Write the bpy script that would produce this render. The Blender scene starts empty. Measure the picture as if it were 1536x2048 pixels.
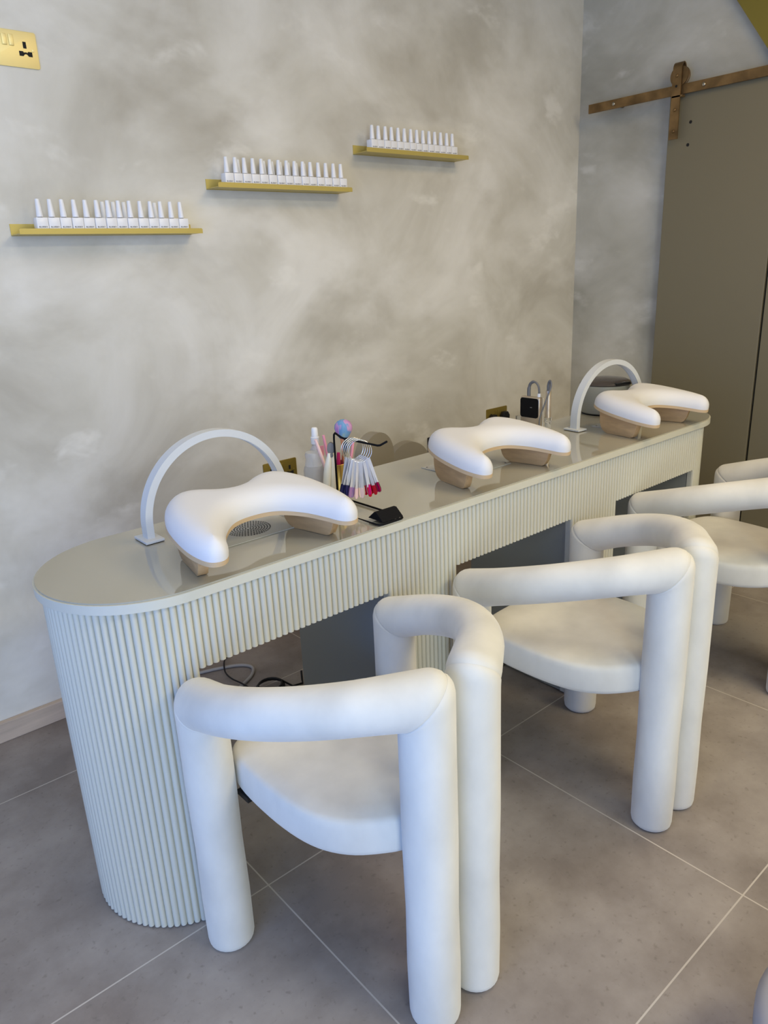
import bpy, bmesh, math, random
from mathutils import Vector, Matrix
from mathutils.geometry import delaunay_2d_cdt

random.seed(7)
S = bpy.context.scene
COL = S.collection
PI = math.pi

# ------------------------------------------------------------------ camera, world, light, exposure
cam_d = bpy.data.cameras.new('camera')
cam = bpy.data.objects.new('camera', cam_d)
COL.objects.link(cam)
cam_d.sensor_fit = 'VERTICAL'
cam_d.sensor_height = 36.0
cam_d.lens = 1476.88 / 2048 * 36.0
cam_d.clip_start = 0.02
RIGHT = Vector((0.75476232, -0.65449351, -0.04440817))
UP = Vector((0.23651587, 0.2083578, 0.94902438))
FWD = Vector((0.61187751, 0.72679108, -0.31205872))
m = Matrix.Identity(4)
for i in range(3):
    m[i][0], m[i][1], m[i][2] = RIGHT[i], UP[i], -FWD[i]
m[2][3] = 1.34
cam.matrix_world = m
S.camera = cam

S.view_settings.view_transform = 'Standard'
S.view_settings.look = 'None'
S.view_settings.gamma = 1.0
S.view_settings.use_curve_mapping = False
S.view_settings.exposure = -0.04

world = bpy.data.worlds.new('daylight')
S.world = world
world.use_nodes = True
wn = world.node_tree
bg = wn.nodes['Background']
bg.inputs[0].default_value = (0.70, 0.82, 1.0, 1)
bg.inputs[1].default_value = 0.35

def area(name, loc, target, sx, sy, power, color, spread=180):
    l = bpy.data.lights.new(name, 'AREA')
    l.shape = 'RECTANGLE'
    l.size, l.size_y = sx, sy
    l.energy = power
    l.color = color
    l.spread = math.radians(spread)
    o = bpy.data.objects.new(name, l)
    COL.objects.link(o)
    o.location = loc
    d = Vector(target) - Vector(loc)
    o.rotation_euler = d.to_track_quat('-Z', 'Y').to_euler()
    return o

# daylight through the shop window behind the camera, blue skylight through the side glazing
area('daylight_front_window', (-0.6, -2.12, 1.35), (-0.6, 0.0, 1.35), 1.1, 2.2, 50, (0.80, 0.93, 1.0))
area('daylight_side_window', (-1.32, -0.1, 0.92), (0.0, -0.1, 0.72), 2.2, 1.7, 46, (0.12, 0.34, 1.0))
# warm ceiling panels over the room
area('ceiling_light_panel', (1.8, -1.2, 2.66), (1.8, -1.2, 0.0), 1.4, 0.7, 53, (1.0, 0.90, 0.62))
area('ceiling_light_panel', (0.25, 1.0, 2.66), (0.25, 1.0, 0.0), 0.8, 0.5, 6.5, (1.0, 0.95, 0.90))
area('ceiling_light_panel', (2.1, 0.4, 2.66), (2.1, 0.4, 0.0), 0.9, 0.7, 17, (1.0, 0.72, 0.36))

# ------------------------------------------------------------------ materials
MATS = {}
def mat(name, color=(0.8, 0.8, 0.8), rough=0.5, metal=0.0, spec=0.5, sheen=0.0, coat=0.0, trans=0.0, ior=1.45, noise=None, bump=None, sheen_rough=0.5, alpha=1.0):
    M = bpy.data.materials.new(name)
    M.use_nodes = True
    nt = M.node_tree
    b = nt.nodes['Principled BSDF']
    b.inputs['Base Color'].default_value = (*color, 1)
    b.inputs['Roughness'].default_value = rough
    b.inputs['Metallic'].default_value = metal
    b.inputs['Specular IOR Level'].default_value = spec
    b.inputs['Sheen Weight'].default_value = sheen
    b.inputs['Sheen Roughness'].default_value = sheen_rough
    b.inputs['Coat Weight'].default_value = coat
    b.inputs['Coat Roughness'].default_value = 0.05
    b.inputs['Transmission Weight'].default_value = trans
    b.inputs['IOR'].default_value = ior
    b.inputs['Alpha'].default_value = alpha
    if noise:
        scale, amount, stretch = noise
        tc = nt.nodes.new('ShaderNodeTexCoord')
        mp = nt.nodes.new('ShaderNodeMapping')
        mp.inputs['Scale'].default_value = stretch
        nz = nt.nodes.new('ShaderNodeTexNoise')
        nz.inputs['Scale'].default_value = scale
        nz.inputs['Detail'].default_value = 5
        mx = nt.nodes.new('ShaderNodeMix')
        mx.data_type = 'RGBA'
        mx.inputs[6].default_value = (*[c * (1 - amount) for c in color], 1)
        mx.inputs[7].default_value = (*[min(1, c * (1 + amount)) for c in color], 1)
        nt.links.new(tc.outputs['Object'], mp.inputs['Vector'])
        nt.links.new(mp.outputs[0], nz.inputs['Vector'])
        nt.links.new(nz.outputs['Fac'], mx.inputs[0])
        nt.links.new(mx.outputs[2], b.inputs['Base Color'])
    if bump:
        scale, strength, dist = bump
        tc = nt.nodes.new('ShaderNodeTexCoord')
        nz = nt.nodes.new('ShaderNodeTexNoise')
        nz.inputs['Scale'].default_value = scale
        nz.inputs['Detail'].default_value = 4
        bp = nt.nodes.new('ShaderNodeBump')
        bp.inputs['Strength'].default_value = strength
        bp.inputs['Distance'].default_value = dist
        nt.links.new(tc.outputs['Object'], nz.inputs['Vector'])
        nt.links.new(nz.outputs['Fac'], bp.inputs['Height'])
        nt.links.new(bp.outputs[0], b.inputs['Normal'])
    MATS[name] = M
    return M

def plaster(name, c_dark, c_mid, c_light, seed, end_wall=False):
    M = bpy.data.materials.new(name)
    M.use_nodes = True
    nt = M.node_tree
    N, L = nt.nodes.new, nt.links.new
    b = nt.nodes['Principled BSDF']
    b.inputs['Roughness'].default_value = 0.62
    b.inputs['Specular IOR Level'].default_value = 0.35
    tc = N('ShaderNodeTexCoord')
    mp = N('ShaderNodeMapping')
    mp.inputs['Location'].default_value = (seed, seed * 0.7, seed * 1.3)
    if end_wall:                   # strokes lie in the plane of the end wall
        sx = N('ShaderNodeSeparateXYZ'); cx = N('ShaderNodeCombineXYZ')
        L(tc.outputs['Object'], sx.inputs[0]); L(sx.outputs[1], cx.inputs[0]); L(sx.outputs[0], cx.inputs[1]); L(sx.outputs[2], cx.inputs[2])
        L(cx.outputs[0], mp.inputs['Vector'])
    else:
        L(tc.outputs['Object'], mp.inputs['Vector'])
    # broad cloudy mottling
    n1 = N('ShaderNodeTexNoise'); n1.inputs['Scale'].default_value = 1.9; n1.inputs['Detail'].default_value = 6
    n1.inputs['Roughness'].default_value = 0.55; n1.inputs['Distortion'].default_value = 0.7
    L(mp.outputs[0], n1.inputs['Vector'])
    r1 = N('ShaderNodeValToRGB')
    e = r1.color_ramp.elements
    e[0].position = 0.30; e[0].color = (*c_dark, 1)
    e[1].position = 0.70; e[1].color = (*c_light, 1)
    k = r1.color_ramp.elements.new(0.5); k.color = (*c_mid, 1)
    L(n1.outputs['Fac'], r1.inputs['Fac'])
    # trowel and brush strokes: warped, stretched cells with soft edges
    wn_ = N('ShaderNodeTexNoise'); wn_.inputs['Scale'].default_value = 3.5; wn_.inputs['Detail'].default_value = 3
    L(mp.outputs[0], wn_.inputs['Vector'])
    wv = N('ShaderNodeMix'); wv.data_type = 'VECTOR'; wv.inputs[0].default_value = 0.10
    L(mp.outputs[0], wv.inputs[4]); L(wn_.outputs['Color'], wv.inputs[5])
    def strokes(scale, rot, p0, p1):
        m2 = N('ShaderNodeMapping'); m2.inputs['Rotation'].default_value = (0.0, rot, 0.0); m2.inputs['Scale'].default_value = (1.0, 1.0, 1.7)
        m2.inputs['Location'].default_value = (scale, 0, rot * 5)
        L(wv.outputs[1], m2.inputs['Vector'])
        v = N('ShaderNodeTexNoise'); v.inputs['Scale'].default_value = scale; v.inputs['Detail'].default_value = 4.5; v.inputs['Roughness'].default_value = 0.55
        L(m2.outputs[0], v.inputs['Vector'])
        rr = N('ShaderNodeMapRange'); rr.interpolation_type = 'SMOOTHSTEP'; rr.inputs[1].default_value = p0; rr.inputs[2].default_value = p1
        L(v.outputs['Fac'], rr.inputs[0])
        return rr
    s1 = strokes(2.4, 0.85, 0.46, 0.78)
    s2 = strokes(4.2, -0.7, 0.58, 0.74)
    s3 = strokes(2.8, -0.9, 0.48, 0.78)
    def mix(fac, mult, base, col):
        f = N('ShaderNodeMath'); f.operation = 'MULTIPLY'; f.inputs[1].default_value = mult
        L(fac.outputs[0], f.inputs[0])
        x = N('ShaderNodeMix'); x.data_type = 'RGBA'
        L(f.outputs[0], x.inputs[0]); L(base, x.inputs[6]); x.inputs[7].default_value = (*col, 1)
        return x.outputs[2]
    c = mix(s3, 0.65, r1.outputs[0], [v * 0.95 for v in c_dark])
    c = mix(s1, 0.65, c, [min(1, v * 1.08) for v in c_light])
    c = mix(s2, 0.62, c, [min(1, v * 1.12) for v in c_light])
    L(c, b.inputs['Base Color'])
    n3 = N('ShaderNodeTexNoise'); n3.inputs['Scale'].default_value = 9; n3.inputs['Detail'].default_value = 7
    L(mp.outputs[0], n3.inputs['Vector'])
    bp = N('ShaderNodeBump'); bp.inputs['Strength'].default_value = 0.16; bp.inputs['Distance'].default_value = 0.02
    L(n3.outputs['Fac'], bp.inputs['Height']); L(bp.outputs[0], b.inputs['Normal'])
    return M

def tile_floor():
    M = bpy.data.materials.new('taupe_porcelain_tiles')
    M.use_nodes = True
    nt = M.node_tree
    N, L = nt.nodes.new, nt.links.new
    b = nt.nodes['Principled BSDF']
    b.inputs['Roughness'].default_value = 0.5
    b.inputs['Specular IOR Level'].default_value = 0.4
    tc = N('ShaderNodeTexCoord')
    sep = N('ShaderNodeSeparateXYZ'); L(tc.outputs['Object'], sep.inputs[0])
    P = 0.749
    def line(out, off):
        a = N('ShaderNodeMath'); a.operation = 'SUBTRACT'; a.inputs[1].default_value = off - P / 2
        L(out, a.inputs[0])
        w = N('ShaderNodeMath'); w.operation = 'PINGPONG'; w.inputs[1].default_value = P / 2
        L(a.outputs[0], w.inputs[0])           # equals P/2 on a grout line
        g = N('ShaderNodeMath'); g.operation = 'GREATER_THAN'; g.inputs[1].default_value = P / 2 - 0.0017
        L(w.outputs[0], g.inputs[0])
        return g
    gx, gy = line(sep.outputs[0], 0.6394), line(sep.outputs[1], 1.2366)
    gm = N('ShaderNodeMath'); gm.operation = 'MAXIMUM'; L(gx.outputs[0], gm.inputs[0]); L(gy.outputs[0], gm.inputs[1])
    n1 = N('ShaderNodeTexNoise'); n1.inputs['Scale'].default_value = 3.2; n1.inputs['Detail'].default_value = 8; n1.inputs['Roughness'].default_value = 0.62
    L(tc.outputs['Object'], n1.inputs['Vector'])
    r1 = N('ShaderNodeValToRGB')
    e = r1.color_ramp.elements
    e[0].position = 0.36; e[0].color = (0.215, 0.182, 0.160, 1)
    e[1].position = 0.64; e[1].color = (0.355, 0.313, 0.278, 1)
    L(n1.outputs['Fac'], r1.inputs['Fac'])
    n2 = N('ShaderNodeTexNoise'); n2.inputs['Scale'].default_value = 70; n2.inputs['Detail'].default_value = 3
    L(tc.outputs['Object'], n2.inputs['Vector'])
    r2 = N('ShaderNodeMapRange'); r2.inputs[1].default_value = 0.61; r2.inputs[2].default_value = 0.73
    L(n2.outputs['Fac'], r2.inputs[0])
    f2 = N('ShaderNodeMath'); f2.operation = 'MULTIPLY'; f2.inputs[1].default_value = 0.36; L(r2.outputs[0], f2.inputs[0])
    x1 = N('ShaderNodeMix'); x1.data_type = 'RGBA'; L(f2.outputs[0], x1.inputs[0]); L(r1.outputs[0], x1.inputs[6]); x1.inputs[7].default_value = (0.12, 0.10, 0.085, 1)
    x2 = N('ShaderNodeMix'); x2.data_type = 'RGBA'; L(gm.outputs[0], x2.inputs[0]); L(x1.outputs[2], x2.inputs[6]); x2.inputs[7].default_value = (0.52, 0.47, 0.41, 1)
    L(x2.outputs[2], b.inputs['Base Color'])
    return M

WALL = plaster('limewash_plaster', (0.48, 0.445, 0.37), (0.645, 0.615, 0.535), (0.80, 0.775, 0.71), 3.1)
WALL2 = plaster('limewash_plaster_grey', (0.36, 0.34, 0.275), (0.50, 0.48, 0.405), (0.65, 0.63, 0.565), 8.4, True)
TILE = tile_floor()
PLAIN = mat('plain_wall_paint', (0.62, 0.59, 0.54), 0.8)
CEIL = mat('ceiling_paint', (0.75, 0.73, 0.69), 0.9)
PINE = mat('pine_board', (0.55, 0.44, 0.34), 0.6, noise=(6, 0.25, (1, 12, 12)))
OAK = mat('light_oak', (0.52, 0.335, 0.165), 0.55, noise=(9, 0.28, (10, 1, 10)))
PLY = mat('oak_ply_edge', (0.58, 0.42, 0.25), 0.55, noise=(5, 0.15, (3, 3, 60)))
SAGE = mat('sage_cream_lacquer', (0.60, 0.585, 0.49), 0.42)
GLASS_TOP = mat('taupe_back_painted_glass', (0.39, 0.375, 0.305), 0.04, coat=0.6, spec=0.6)
PED = mat('grey_green_cabinet_paint', (0.27, 0.275, 0.25), 0.5)
VELVET = mat('cream_velvet', (0.68, 0.655, 0.58), 0.85, sheen=0.35, noise=(9, 0.26, (1, 1, 0.6)), bump=(60, 0.06, 0.004), spec=0.2)
PAD = mat('white_leatherette', (0.72, 0.715, 0.72), 0.55, spec=0.35, bump=(220, 0.05, 0.001))
LAMP = mat('silver_grey_lamp_metal', (0.62, 0.64, 0.65), 0.38, metal=0.0)
LED = mat('lamp_diffuser_strip', (0.80, 0.81, 0.80), 0.4)
GOLD = mat('brushed_gold_paint', (0.60, 0.48, 0.14), 0.42, metal=0.35)
BRASS = mat('polished_brass', (0.92, 0.80, 0.40), 0.5, metal=0.75)
BRASS_DARK = mat('aged_brass', (0.22, 0.135, 0.055), 0.45, metal=0.7, noise=(15, 0.95, (1, 1, 1)))
BOLT = mat('worn_bolt_metal', (0.42, 0.38, 0.30), 0.3, metal=0.9)
BRONZE = mat('bronze_socket_plate', (0.32, 0.235, 0.05), 0.4, metal=0.6)
CUP = mat('gold_cup_metal', (0.55, 0.38, 0.11), 0.3, metal=1.0)
BLACK = mat('black_plastic', (0.006, 0.006, 0.007), 0.45)
BLACKM = mat('black_powder_coat', (0.006, 0.006, 0.007), 0.75, spec=0.15)
CUTTER = mat('dull_steel', (0.20, 0.19, 0.175), 0.4, metal=0.6)
DARK = mat('dark_hole', (0.01, 0.009, 0.008), 0.8)
WHITEP = mat('white_plastic', (0.82, 0.83, 0.86), 0.35)
BOTTLE = mat('white_bottle_lacquer', (0.86, 0.86, 0.88), 0.25)
INK = mat('black_print', (0.03, 0.03, 0.035), 0.6)
GREYINK = mat('grey_print', (0.16, 0.16, 0.16), 0.6)
STEEL = mat('polished_steel', (0.72, 0.70, 0.66), 0.18, metal=1.0)
CHAMP = mat('champagne_metal', (0.56, 0.47, 0.36), 0.35, metal=0.7)
ACRYL = mat('clear_acrylic', (0.95, 0.96, 0.96), 0.05, trans=0.95, ior=1.2)
SCREEN = mat('black_glass_screen', (0.003, 0.003, 0.004), 0.35, spec=0.2)
DOOR = mat('taupe_door_paint', (0.185, 0.160, 0.100), 0.45)
OLIVE = mat('olive_gold_paint', (0.21, 0.165, 0.022), 0.5)
GREYC = mat('grey_cable_rubber', (0.15, 0.15, 0.155), 0.5)
LGREYC = mat('light_grey_cable', (0.38, 0.36, 0.34), 0.5)
CLEARP = mat('clear_plastic', (0.88, 0.87, 0.90), 0.15, trans=0.5, ior=1.2)
CLEARB = mat('frosted_clear_plastic', (0.88, 0.88, 0.88), 0.3, trans=0.72, ior=1.25)
CREAM = mat('cream_plastic', (0.78, 0.75, 0.66), 0.4)
PINK = mat('pink_plastic', (0.80, 0.33, 0.42), 0.4)
PALEPINK = mat('pale_pink_plastic', (0.86, 0.60, 0.58), 0.4)
MAGENTA = mat('magenta_handle', (0.42, 0.008, 0.11), 0.4)
COPPER = mat('copper_ferrule', (0.72, 0.36, 0.20), 0.3, metal=0.8)
TAUPE_UP = mat('taupe_leatherette', (0.30, 0.265, 0.205), 0.6)
POT = mat('sage_grey_enamel', (0.30, 0.30, 0.255), 0.35)
LID = mat('smoked_lid', (0.075, 0.062, 0.055), 0.15)
SMOKE = mat('glass_pane', (0.9, 0.95, 0.95), 0.02, trans=1.0, ior=1.02)
GREYFAB = mat('pale_grey_upholstery', (0.34, 0.33, 0.34), 0.85)
PLATE = mat('vent_plate_enamel', (0.50, 0.50, 0.46), 0.35)

# ------------------------------------------------------------------ mesh helpers
def link(o, parent=None):
    COL.objects.link(o)
    if parent is not None:
        o.parent = parent
    return o

def obj(name, bm, m, parent=None, smooth=False, auto=None):
    bmesh.ops.recalc_face_normals(bm, faces=bm.faces[:])
    me = bpy.data.meshes.new(name)
    bm.to_mesh(me)
    bm.free()
    if smooth:
        for p in me.polygons:
            p.use_smooth = True
        if auto is not None:
            me.set_sharp_from_angle(angle=math.radians(auto))
    for mm in (m if isinstance(m, (list, tuple)) else [m]):
        me.materials.append(mm)
    o = bpy.data.objects.new(name, me)
    return link(o, parent)

def empty(name, loc=(0, 0, 0), rz=0.0):
    o = bpy.data.objects.new(name, None)
    o.empty_display_size = 0.05
    o.location = loc
    o.rotation_euler = (0, 0, rz)
    return link(o)

def tag(o, label, cat, group=None):
    o['label'] = label
    o['category'] = cat
    if group:
        o['group'] = group
    return o

def structure(o, label=None):
    o['kind'] = 'structure'
    if label:
        o['label'] = label
    return o

def copy_tree(o, parent=None):
    c = o.copy()
    COL.objects.link(c)
    if parent is not None:
        c.parent = parent
    for ch in o.children:
        copy_tree(ch, c)
    return c

def box(bm, x0, x1, y0, y1, z0, z1, bevel=0.0, seg=2, mtx=None):
    vs = [bm.verts.new((x, y, z)) for x in (x0, x1) for y in (y0, y1) for z in (z0, z1)]
    q = [(0, 1, 3, 2), (4, 6, 7, 5), (0, 4, 5, 1), (2, 3, 7, 6), (0, 2, 6, 4), (1, 5, 7, 3)]
    fs = [bm.faces.new([vs[i] for i in f]) for f in q]
    if bevel > 0:
        es = list({e for f in fs for e in f.edges})
        r = bmesh.ops.bevel(bm, geom=es, offset=bevel, segments=seg, profile=0.5, affect='EDGES')
        vs = list({v for f in r['faces'] for v in f.verts} | {v for v in vs if v.is_valid})
    if mtx is not None:
        bmesh.ops.transform(bm, matrix=mtx, verts=[v for v in vs if v.is_valid])
    return vs

def prism(bm, pts, z0, z1, mtx=None, bevel=0.0, seg=2):
    lo = [bm.verts.new((p[0], p[1], z0)) for p in pts]
    hi = [bm.verts.new((p[0], p[1], z1)) for p in pts]
    n = len(pts)
    f0 = bm.faces.new(lo[::-1]); f1 = bm.faces.new(hi)
    for i in range(n):
        bm.faces.new((lo[i], lo[(i + 1) % n], hi[(i + 1) % n], hi[i]))
    vs = lo + hi
    if bevel > 0:
        es = [e for e in f0.edges] + [e for e in f1.edges]
        r = bmesh.ops.bevel(bm, geom=es, offset=bevel, segments=seg, profile=0.5, affect='EDGES')
        vs = list({v for f in r['faces'] for v in f.verts} | {v for v in vs if v.is_valid})
    if mtx is not None:
        bmesh.ops.transform(bm, matrix=mtx, verts=vs)
    return vs

def lathe(bm, prof, n=32, mtx=None, cap=True):
    """prof: list of (radius, z)"""
    rings, allv = [], []
    for r, z in prof:
        if r < 1e-6:
            v = bm.verts.new((0, 0, z)); rings.append([v]); allv.append(v)
        else:
            ring = [bm.verts.new((r * math.cos(2 * PI * i / n), r * math.sin(2 * PI * i / n), z)) for i in range(n)]
            rings.append(ring); allv += ring
    for a, b in zip(rings[:-1], rings[1:]):
        if len(a) == 1 and len(b) == 1:
            continue
        for i in range(n):
            j = (i + 1) % n
            if len(a) == 1:
                bm.faces.new((a[0], b[j], b[i]))
            elif len(b) == 1:
                bm.faces.new((a[i], a[j], b[0]))
            else:
                bm.faces.new((a[i], a[j], b[j], b[i]))
    if cap:
        if len(rings[0]) > 1:
            bm.faces.new(rings[0][::-1])
        if len(rings[-1]) > 1:
            bm.faces.new(rings[-1])
    if mtx is not None:
        bmesh.ops.transform(bm, matrix=mtx, verts=allv)
    return allv

def tube(bm, pts, r, n=10, closed=False, caps=True):
    pts = [Vector(p) for p in pts]
    N = len(pts)
    rs = r if isinstance(r, (list, tuple)) else [r] * N
    tans = []
    for i in range(N):
        if closed:
            t = pts[(i + 1) % N] - pts[i - 1]
        else:
            t = pts[min(i + 1, N - 1)] - pts[max(i - 1, 0)]
        tans.append(t.normalized())
    ref = Vector((0, 0, 1)) if abs(tans[0].z) < 0.9 else Vector((1, 0, 0))
    u = tans[0].cross(ref).normalized()
    rings = []
    for i in range(N):
        u = (u - tans[i] * u.dot(tans[i])).normalized()
        v = tans[i].cross(u)
        rings.append([bm.verts.new(pts[i] + (u * math.cos(2 * PI * k / n) + v * math.sin(2 * PI * k / n)) * rs[i]) for k in range(n)])
    M = N if closed else N - 1
    for i in range(M):
        a, b = rings[i], rings[(i + 1) % N]
        for k in range(n):
            bm.faces.new((a[k], a[(k + 1) % n], b[(k + 1) % n], b[k]))
    if caps and not closed:
        bm.faces.new(rings[0][::-1]); bm.faces.new(rings[-1])

def catmull(pts, k=8):
    pts = [Vector(p) for p in pts]
    out = []
    for i in range(len(pts) - 1):
        p0, p1, p2, p3 = pts[max(i - 1, 0)], pts[i], pts[i + 1], pts[min(i + 2, len(pts) - 1)]
        for j in range(k):
            t = j / k
            out.append(0.5 * ((2 * p1) + (p2 - p0) * t + (2 * p0 - 5 * p1 + 4 * p2 - p3) * t * t + (3 * p1 - p0 - 3 * p2 + p3) * t ** 3))
    out.append(pts[-1])
    return out

def closed_spline(pts, k=8):
    n = len(pts)
    P = [Vector((p[0], p[1], 0)) for p in pts]
    out = []
    for i in range(n):
        p0, p1, p2, p3 = P[i - 1], P[i], P[(i + 1) % n], P[(i + 2) % n]
        for j in range(k):
            t = j / k
            v = 0.5 * ((2 * p1) + (p2 - p0) * t + (2 * p0 - 5 * p1 + 4 * p2 - p3) * t * t + (3 * p1 - p0 - 3 * p2 + p3) * t ** 3)
            out.append((v.x, v.y))
    return out

def text_bm_mesh(name, body, size, depth, m):
    cu = bpy.data.curves.new(name, 'FONT')
    cu.body = body
    cu.size = size
    cu.extrude = depth
    cu.offset = size * 0.012
    cu.align_x = 'CENTER'
    cu.resolution_u = 2
    o = bpy.data.objects.new(name, cu)
    COL.objects.link(o)
    dg = bpy.context.evaluated_depsgraph_get()
    dg.update()
    me = bpy.data.meshes.new_from_object(o.evaluated_get(dg))
    me.name = name
    bpy.data.objects.remove(o)
    bpy.data.curves.remove(cu)
    me.materials.clear()
    me.materials.append(m)
    return me

# ------------------------------------------------------------------ room shell
WY, XF = 2.303, 3.252          # plaster wall plane, far wall plane
XL, YF, ZC = -1.4, -2.2, 2.72
bm = bmesh.new(); box(bm, XL - 0.1, XF + 0.1, YF - 0.1, WY + 0.1, -0.1, 0.0); structure(obj('floor', bm, TILE), 'taupe square floor tiles with pale grout')
bm = bmesh.new(); box(bm, XL - 0.1, XF + 0.1, YF - 0.1, WY + 0.1, ZC, ZC + 0.1); structure(obj('ceiling', bm, CEIL))
bm = bmesh.new(); box(bm, XL - 0.1, XF + 0.1, WY, WY + 0.1, 0, ZC); structure(obj('wall_back', bm, WALL), 'long mottled limewash plaster wall behind the desk')
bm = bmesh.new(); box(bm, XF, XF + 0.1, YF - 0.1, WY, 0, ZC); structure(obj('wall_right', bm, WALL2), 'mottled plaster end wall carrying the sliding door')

def wall_with_opening(name, axis, pos, a0, a1, oa0, oa1, oz0, oz1):
    bm = bmesh.new()
    t = 0.1
    def bx(p0, p1, z0, z1):
        if axis == 'y':
            box(bm, p0, p1, pos - t, pos, z0, z1)
        else:
            box(bm, pos - t, pos, p0, p1, z0, z1)
    bx(a0, oa0, 0, ZC); bx(oa1, a1, 0, ZC); bx(oa0, oa1, 0, oz0); bx(oa0, oa1, oz1, ZC)
    return structure(obj(name, bm, PLAIN))
wall_with_opening('wall_front', 'y', YF, XL, XF, -1.2, 0.0, 0.15, 2.45)
wall_with_opening('wall_left', 'x', XL, YF, WY, -1.3, 1.1, 0.08, 2.45)

def window(name, axis, pos, a0, a1, z0, z1, n):
    root = structure(empty(name, ((a0 + a1) / 2, pos, z0) if axis == 'y' else (pos, (a0 + a1) / 2, z0)))
    w = a1 - a0
    bmf = bmesh.new(); bmp = bmesh.new()
    f = 0.05
    def bx(b, p0, p1, q0, q1, d0, d1):
        if axis == 'y':
            box(b, p0, p1, d0, d1, q0, q1)
        else:
            box(b, d0, d1, p0, p1, q0, q1)
    h = z1 - z0
    bx(bmf, -w / 2, w / 2, 0, f, -0.08, -0.02); bx(bmf, -w / 2, w / 2, h - f, h, -0.08, -0.02)
    for i in range(n + 1):
        c = -w / 2 + w * i / n
        c = min(max(c, -w / 2 + f / 2), w / 2 - f / 2)
        bx(bmf, c - f / 2, c + f / 2, f, h - f, -0.08, -0.02)
    bx(bmp, -w / 2 + f, w / 2 - f, f, h - f, -0.055, -0.045)
    obj('window_frame', bmf, WHITEP, root)
    obj('window_pane', bmp, SMOKE, root)
    return root
window('window_1', 'y', YF, -1.2, 0.0, 0.15, 2.45, 2)
window('window_2', 'x', XL, -1.3, 1.1, 0.08, 2.45, 3)

bm = bmesh.new(); box(bm, XL, XF - 0.02, WY - 0.02, WY, 0, 0.066, 0.003)
structure(obj('baseboard_back', bm, PINE), 'bare pine skirting board along the plaster wall')

# olive sloping boxed-in stair soffit on the far wall, top right
slope = [(1.62, 2.314), (1.395, 1.998), (0.4, 0.60), (-2.2, 0.60), (-2.2, ZC), (1.911, ZC)]
bm = bmesh.new()
prism(bm, [(y, z) for y, z in slope], 0, 0.035, Matrix(((0, 0, -1, XF), (1, 0, 0, 0), (0, 1, 0, 0), (0, 0, 0, 1))))
trim = structure(obj('trim_1', bm, OLIVE), 'olive gold sloping panel in the top right corner')

# ------------------------------------------------------------------ sliding door with brass gear on the far wall
DX = XF - 0.055                # front face of the door leaf
d1 = structure(empty('door_1', (DX, 1.585, 0.0)), 'taupe sliding barn door leaf hung from the brass rail')
bm = bmesh.new(); box(bm, 0.0, 0.038, -0.233, 0.233, 0.012, 1.972, 0.002)
obj('door_leaf', bm, DOOR, d1)
bm = bmesh.new()
for yy, zz in ((0.135, 1.86), (0.14, 1.775)):
    lathe(bm, [(0.0065, 0), (0.0065, 0.0008)], 12, Matrix.Translation((-0.0006, yy, zz)) @ Matrix.Rotation(PI / 2, 4, 'Y'))
obj('screw_hole', bm, DARK, d1)
d2 = structure(empty('door_2', (DX, 0.9, 0.0)), 'taupe door panel right of the dark vertical gap')
bm = bmesh.new(); box(bm, 0.0, 0.038, -0.5, 0.4425, 0.012, 1.972, 0.002)
obj('door_leaf', bm, DOOR, d2)

RX = XF - 0.075                # front face of the rail
rail = tag(empty('barn_door_rail', (RX, 1.6, 1.985)), 'aged brass flat rail screwed along the far wall above the taupe door', 'rail')
bm = bmesh.new(); box(bm, 0, 0.007, -1.1, 0.605, -0.0185, 0.0185, 0.001)
obj('rail_bar', bm, BRASS_DARK, rail)
for yy in (0.475, 0.065):
    bm = bmesh.new()
    lathe(bm, [(0.008, 0), (0.008, 0.003), (0.005, 0.006), (0.0, 0.0065)], 16, Matrix.Translation((0.0005, yy, 0.0)) @ Matrix.Rotation(-PI / 2, 4, 'Y'))
    bb = obj('bolt', bm, BOLT, rail, True)
    bm = bmesh.new()
    lathe(bm, [(0.009, 0), (0.009, 0.066)], 14, Matrix.Translation((0.0071, yy, 0.0)) @ Matrix.Rotation(PI / 2, 4, 'Y'))
    obj('spacer', bm, BRASS_DARK, rail, True, 40)

hg = tag(empty('door_hanger', (RX - 0.004, 1.775, 1.985)), 'aged brass strap hanger with roller wheel hooked over the rail', 'door hanger')
# strap: flat bar rising in front of the rail, bent over the wheel and down behind
pth = [(-0.009, -0.185), (-0.009, 0.075)]
for k in range(1, 12):
    a = PI - PI * k / 12
    pth.append((0.008 + 0.017 * math.cos(a), 0.075 + 0.024 * math.sin(a)))
pth += [(0.025, 0.075), (0.025, 0.0)]
bm = bmesh.new()
front = []
for i, (x, z) in enumerate(pth):
    a = pth[max(i - 1, 0)]; b = pth[min(i + 1, len(pth) - 1)]
    t = Vector((b[0] - a[0], b[1] - a[1])).normalized(); nn = Vector((-t.y, t.x)) * 0.0025
    front.append([bm.verts.new((x + s * nn.x, y, z + s * nn.y)) for s, y in ((1, -0.019), (1, 0.019), (-1, 0.019), (-1, -0.019))])
for a, b in zip(front[:-1], front[1:]):
    for k in range(4):
        bm.faces.new((a[k], a[(k + 1) % 4], b[(k + 1) % 4], b[k]))
bm.faces.new(front[0][::-1]); bm.faces.new(front[-1])
obj('strap', bm, BRASS_DARK, hg)
bm = bmesh.new()
lathe(bm, [(0.0, -0.011), (0.038, -0.011), (0.038, -0.006), (0.030, -0.003), (0.030, 0.003), (0.038, 0.006), (0.038, 0.011), (0.0, 0.011)], 36,
      Matrix.Translation((0.008, -0.004, 0.0495)) @ Matrix.Rotation(PI / 2, 4, 'Y'))
obj('roller_wheel', bm, BRASS_DARK, hg, True, 40)
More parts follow.
